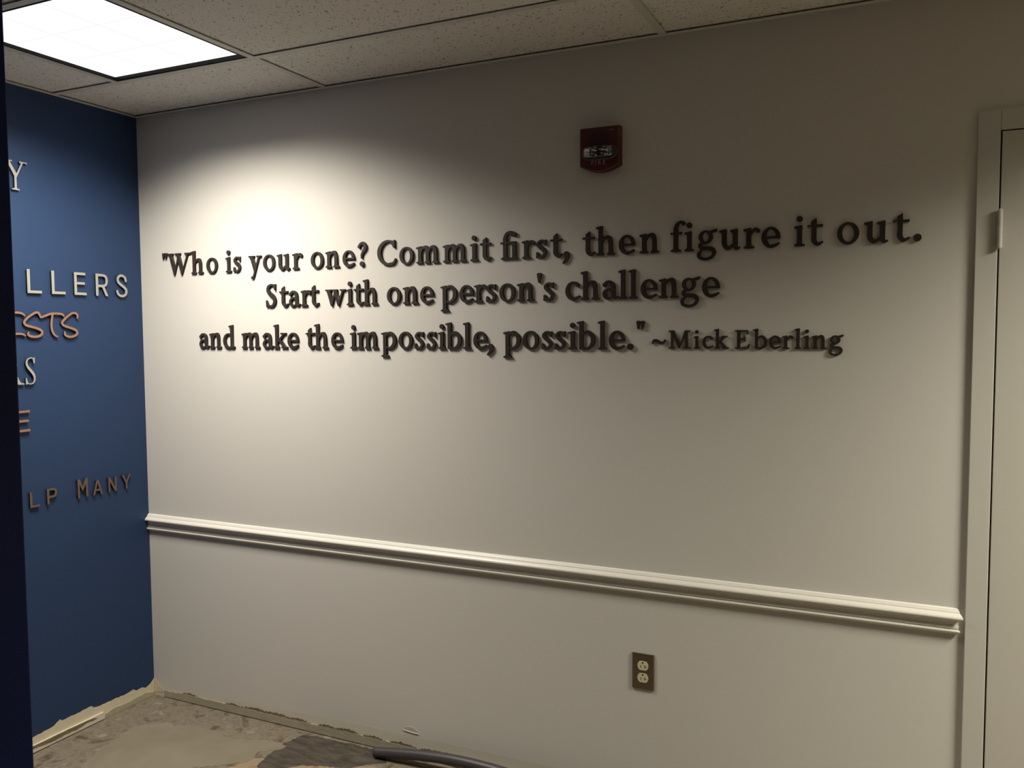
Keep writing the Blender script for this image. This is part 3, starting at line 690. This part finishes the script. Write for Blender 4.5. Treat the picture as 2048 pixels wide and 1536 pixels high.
def serif(ch, unit):
    k = (ch, unit)
    if k not in cache: cache[k] = glyph_mesh(GL[ch], (-.3, -.7, 2.4, 1.8), unit, DEP * (unit / .056) ** .5, .0035, m_letter, m_ledge, fat=.012)[0]
    return cache[k]
ORD = ['first', 'second', 'third', 'fourth', 'fifth', 'sixth', 'seventh', 'eighth', 'ninth', 'tenth', 'eleventh', 'twelfth']
NAMES = {'.': ('full_stop', 'full stop'), ',': ('comma', 'comma'), '?': ('question_mark', 'question mark'), "'": ('apostrophe', 'apostrophe'), '"': ('quotation_mark', 'double quotation mark'), '~': ('tilde', 'tilde')}
def letter(ch, x, z, unit, word, k, line, group):
    nm, say = NAMES.get(ch, ('letter', 'letter ' + ch))
    o = obj(nm, serif(ch, unit)); o.location = (x, -.0002, z); o.rotation_euler = (PI / 2, 0, 0)
    size = 'small ' if unit < .05 else ''
    if ch in NAMES: lab = {'"': 'dark raised double quotation mark %s' % ('opening the quote, top line' if line == 'top' else 'closing the quote after "possible"'),
                           '~': 'dark raised tilde before the name Mick, bottom line', '?': 'dark raised question mark after "one", top line',
                           "'": 'dark raised apostrophe in "person\'s", middle line'}.get(ch) or 'dark raised %s after "%s", %s line' % (say, word, line)
    else: lab = '%sdark raised %s, %s in the word "%s", %s line' % (size, say if ch != 'fi' else 'joined letters fi', ORD[k], word, line)
    tag(o, lab, 'letter' if ch not in NAMES else 'punctuation mark', group)
def text_line(words, data, z, unit, line, group):
    i = 0
    for w, glyphs in words:
        k = 0
        for ch in glyphs:
            c, x = data[i]; assert c == ch, (c, ch, w); i += 1
            letter(ch, x / 1000 + .0008, z, unit, w, k, line, group); k += 1 if ch not in NAMES else 0
    assert i == len(data)
def sp(w): return (w, list(w))
D1 = [('"', 125), ('W', 154), ('h', 278), ('o', 357), ('i', 454), ('s', 492), ('y', 568), ('o', 637), ('u', 702), ('r', 774), ('o', 858), ('n', 923), ('e', 998), ('?', 1063), ('C', 1145), ('o', 1235), ('m', 1302), ('m', 1406), ('i', 1509), ('t', 1545), ('fi', 1620), ('r', 1696), ('s', 1745), ('t', 1794), (',', 1835), ('t', 1902), ('h', 1946), ('e', 2019), ('n', 2084), ('f', 2178), ('i', 2220), ('g', 2257), ('u', 2321), ('r', 2390), ('e', 2440), ('i', 2528), ('t', 2563), ('o', 2640), ('u', 2708), ('t', 2779), ('.', 2829)]
D2 = [('S', 647), ('t', 710), ('a', 755), ('r', 809), ('t', 849), ('w', 920), ('i', 1012), ('t', 1043), ('h', 1082), ('o', 1182), ('n', 1247), ('e', 1316), ('p', 1396), ('e', 1468), ('r', 1523), ('s', 1566), ('o', 1615), ('n', 1678), ("'", 1748), ('s', 1770), ('c', 1845), ('h', 1896), ('a', 1967), ('l', 2018), ('l', 2050), ('e', 2088), ('n', 2144), ('g', 2209), ('e', 2273)]
D3 = [('a', 310), ('n', 362), ('d', 432), ('m', 524), ('a', 627), ('k', 679), ('e', 744), ('t', 828), ('h', 867), ('e', 942), ('i', 1024), ('m', 1054), ('p', 1156), ('o', 1227), ('s', 1291), ('s', 1339), ('i', 1384), ('b', 1413), ('l', 1480), ('e', 1518), (',', 1568), ('p', 1628), ('o', 1697), ('s', 1763), ('s', 1808), ('i', 1854), ('b', 1883), ('l', 1952), ('e', 1988), ('.', 2046), ('"', 2075), ('~', 2123), ('M', 2174), ('i', 2249), ('c', 2275), ('k', 2309), ('E', 2369), ('b', 2420), ('e', 2464), ('r', 2500), ('l', 2533), ('i', 2557), ('n', 2579), ('g', 2624)]
text_line([('Who', list('"Who')), sp('is'), sp('your'), ('one', list('one?')), sp('Commit'), ('first', ['fi'] + list('rst,')), sp('then'), sp('figure'), sp('it'), ('out', list('out.'))], D1, 1.7372, .056, 'top', 'letters of the top line of the quote')
text_line([sp('Start'), sp('with'), sp('one'), ("person's", list("person's")), sp('challenge')], D2, 1.6020, .056, 'middle', 'letters of the middle line of the quote')
text_line([sp('and'), sp('make'), sp('the'), ('impossible', list('impossible,')), ('possible', list('possible."'))], D3[:31], 1.4482, .056, 'bottom', 'letters of the bottom line of the quote')
text_line([('Mick', list('~Mick')), sp('Eberling')], D3[31:], 1.4515, .0364, 'bottom', 'small letters of the name after the quote')

# ---------------------------------------------------------------- letters on the navy wall: drawn in millimetres (u along the wall, v up)
def navy(name, draw, box_, m, u, v, label, group, depth=.006, off=.0035, h=.9):
    me, x0 = glyph_mesh(draw, box_, .001, depth, .25, m, m_side, bev=0, h=h)
    r = tag(empty(name, (0, u, v)), label, 'letter', group)
    o = obj('letter_face', me, None, r); o.location = (off, x0, 0); o.rotation_euler = (PI / 2, 0, PI / 2)
    P = np.array([(q.co.x, q.co.y) for q in me.vertices if q.co.z > depth * .9]); c = P[np.argmin(P[:, 1] + P[:, 0] * .2)]; d = P[np.argmax(P[:, 1] - P[:, 0] * .2)]
    for q in (c * .94 + d * .06, c * .1 + d * .9): 
        bm = bmesh.new(); cyl(bm, (off / 2, x0 + q[0], q[1]), (1, 0, 0), .0015, off, 8); obj('standoff', mesh(bm), m_side, r)   # studs between letter and wall
    return r
def bars(g, *R):
    for P in R: g.add(g.poly(P))
def rect(x0, y0, x1, y1): return [(x0, y0), (x1, y0), (x1, y1), (x0, y1)]
S_ = 9.5
def sans_L(g): bars(g, rect(0, 0, 11, 84), rect(0, 0, 55, 9.5))
def sans_E(g): bars(g, rect(0, 0, 11, 84), rect(0, 0, 51, 9.5), rect(0, 39, 45, 48), rect(0, 74.5, 48, 84))
def sans_R(g):
    bars(g, rect(0, 0, 11, 84), rect(0, 74.5, 32, 84), rect(0, 33, 32, 42.5))
    g.add(g.stroke([(30, 79.2, 9.5), (43, 76, 9.8), (48.5, 66, 10.5), (48.5, 53, 10.5), (43, 41.5, 9.8), (30, 37.8, 9.5)]))
    bars(g, [(26, 37), (37, 38), (54.5, 0), (42.5, 0)])
def sans_S(g):
    g.add(g.stroke([(46, 62, 10), (43, 74, 10), (31, 81.5, 9.6), (17, 80, 10), (9, 70, 10.5), (10.5, 57, 10.8), (22, 46.5, 11), (35, 38.5, 11), (46.5, 27, 10.8), (46, 12.5, 10.5), (36, 3.5, 9.8), (21, 2.5, 9.6), (9, 9, 10), (4.5, 20, 10)]))
BX = (-10, -12, 80, 110)
grp = 'silver letters of the row ending in LLERS'
navy('letter', sans_L, BX, m_silver, -.5000, 1.6500, 'silver capital L, left one of the LLERS row on the navy wall', grp)
navy('letter', sans_L, BX, m_silver, -.4058, 1.6504, 'silver capital L just before the E on the navy wall', grp)
navy('letter', sans_E, BX, m_silver, -.3138, 1.6506, 'silver capital E between L and R on the navy wall', grp)
navy('letter', sans_R, BX, m_silver, -.2215, 1.6508, 'silver capital R between E and S on the navy wall', grp)
navy('letter', sans_S, BX, m_silver, -.1300, 1.6515, 'silver plain capital S at the end of the LLERS row, nearest the corner', grp)

# script row: strokes traced in wall millimetres relative to (-.60, 1.49)
def zpt(x, y): return x, y
def script_I(g): g.add(g.stroke([(8, 80, 6), (28, 88, 7.5), (60, 90, 7.5), (78, 86, 7), (86, 80, 4.5)])); g.add(g.stroke([(40, 89, 8), (36, 60, 8), (33, 30, 8), (31, 15, 8)])); g.add(g.stroke([(2, 10, 6), (20, 13, 7.5), (50, 16, 7.5), (74, 15, 7), (86, 9, 4.5)]))
def script_ST(g):
    g.add(g.stroke([(146, 76, 7), (142, 84, 8), (137, 91, 8.2), (124, 90, 8), (108, 81, 8), (92, 69, 8.4), (83, 56, 8.8), (90, 46, 8.6), (108, 41, 8.4), (131, 35, 8.6), (148, 26, 9), (149, 16, 9), (139, 8, 8.6), (122, 5, 8.2), (106, 7, 8.4), (96, 13, 8.4), (97, 21, 6)]))
    g.add(g.stroke([(144, 80, 7), (148, 75, 7.5), (163, 80, 8), (186, 88, 8.2), (206, 89, 8), (226, 88, 7.8), (236, 84, 7), (239, 79, 5)]))
    g.add(g.stroke([(193, 86, 8), (190, 70, 8.2), (187, 48, 8.4), (189, 28, 8.4), (196, 14, 8.2), (205, 7, 6.5), (211, 5.5, 4.5)]))
def script_S(g):
    g.add(g.stroke([(294, 74, 6.5), (295, 83, 8), (288, 91, 8), (274, 92, 8), (258, 83, 8), (242, 70, 8.4), (230, 57, 8.8), (235, 47, 8.6), (250, 41, 8.4), (271, 35, 8.6), (288, 27, 9), (291, 17, 9), (283, 9, 8.6), (265, 4, 8.2), (250, 6, 8.4), (240, 13, 8.4), (240, 22, 6)]))
grp = 'copper letters of the handwritten row'
navy('letter', script_I, (-20, -10, 120, 110), m_copper, -.600, 1.4905, 'copper handwritten capital I, half hidden behind the partition', grp)
navy('letter', script_ST, (60, -10, 260, 110), m_copper, -.600, 1.4905, 'copper handwritten S and T joined in one piece', grp)
navy('letter', script_S, (210, -10, 320, 110), m_copper, -.600, 1.4905, 'copper handwritten S ending its row', grp)

def serif_S(g):
    g.add(g.stroke([(35, 80, 3), (33, 88, 3.5), (27, 93, 4), (17, 93, 4), (8, 86, 6), (5.5, 73, 7.5), (11, 60, 8.5), (22, 47, 9.5), (31, 34, 9), (34, 20, 7), (30, 7, 5.5), (21, 2, 4), (11, 3, 3.5), (5, 9, 3.5), (2.5, 18, 3)]))
    bars(g, [(32, 74), (36, 74), (37, 95), (34.5, 95), (29, 90)], [(0, 24), (3.5, 24), (9, 4), (3, 0), (0, 0)])
def serif_R(g):
    bars(g, rect(8, 0, 19, 92), rect(0, 0, 28, 3.5), rect(0, 88.5, 24, 92))
    g.add(g.stroke([(18, 90, 4), (38, 87, 7), (46, 70, 11), (37, 52, 7), (18, 48, 4)]))
    bars(g, [(28, 50), (40, 50), (62, 7), (76, 3), (76, 0), (52, 0)])
grp = 'thin serif silver letters'
navy('letter', serif_S, BX, m_silver, -.5200, 1.3275, 'thin silver serif S below the copper handwriting', grp)
navy('letter', serif_R, (-10, -10, 90, 110), m_silver, -.6010, 1.3285, 'silver serif letter mostly hidden behind the partition, only its foot showing', grp)
def serif_Y(g):
    bars(g, rect(34, 0, 42, 50), [(24, 0), (52, 0), (52, 3), (44, 6), (32, 6), (24, 3)], [(34, 48), (42, 44), (45, 54), (18, 98), (6, 98)], [(37, 46), (43, 44), (69, 98), (62, 98)])
    bars(g, rect(0, 96, 28, 100), rect(56, 96, 80, 100), [(55, 93), (58, 96), (58, 102), (54, 100)], [(76, 96), (80, 93), (84, 96), (80, 100)])
navy('letter', serif_Y, (-10, -10, 95, 115), m_silver, -.566, 2.0045, 'silver serif Y high on the navy wall at the partition edge', 'top serif letters')
def cop_E(g): bars(g, rect(0, 0, 9, 75), rect(0, 0, 60, 8.5), rect(0, 34, 55.5, 42.5), rect(0, 67, 60.5, 75.5))
navy('letter', cop_E, BX, m_copper, -.570, 1.1615, 'copper capital E showing three bars past the partition edge', 'plain copper letters')

Q = 8.2
def c_L(g): bars(g, rect(0, 0, Q, 55), rect(0, 0, 36, Q - 1))
def c_P(g):
    bars(g, rect(0, 0, Q, 57), rect(0, 49.5, 22, 57), rect(0, 22, 22, 29))
    g.add(g.stroke([(21, 53.2, 7.4), (31, 51, 7.8), (35.5, 42, 8.2), (31, 28.5, 7.8), (21, 25.5, 7.4)]))
def c_M(g): bars(g, rect(0, 0, Q, 71), rect(35, 0, 35 + Q, 71), [(0, 71), (9, 71), (24, 34), (20, 24)], [(43, 71), (34, 71), (19, 34), (23, 24)])
def c_A(g): bars(g, [(0, 0), (8.5, 0), (25, 56), (17.5, 56)], [(43, 0), (34.5, 0), (18, 56), (25.5, 56)], rect(10, 14, 33, 20.5))
def c_N(g): bars(g, rect(0, 0, 7.6, 56), rect(30, 0, 37.6, 56), [(0, 56), (9, 56), (37.6, 0), (28.6, 0)])
def c_Y(g): bars(g, rect(17.3, 0, 25, 27), [(0, 56), (8.6, 56), (25, 24), (18, 22)], [(42.4, 56), (33.8, 56), (17.3, 24), (24, 22)])
grp = 'small copper capitals of the row ending in LP MANY'
for d, u, l in ((c_L, -.5222, 'small copper L starting the lowest row at the partition'), (c_P, -.4560, 'small copper P after the L in the lowest row'),
                (c_M, -.3310, 'copper capital M, tallest letter of the lowest row'), (c_A, -.2662, 'small copper A in the word MANY'),
                (c_N, -.1963, 'small copper N in the word MANY'), (c_Y, -.1333, 'small copper Y ending the lowest row by the corner')):
    navy('letter', d, BX, m_dimcopper, u, .8885, l, grp, h=.8)
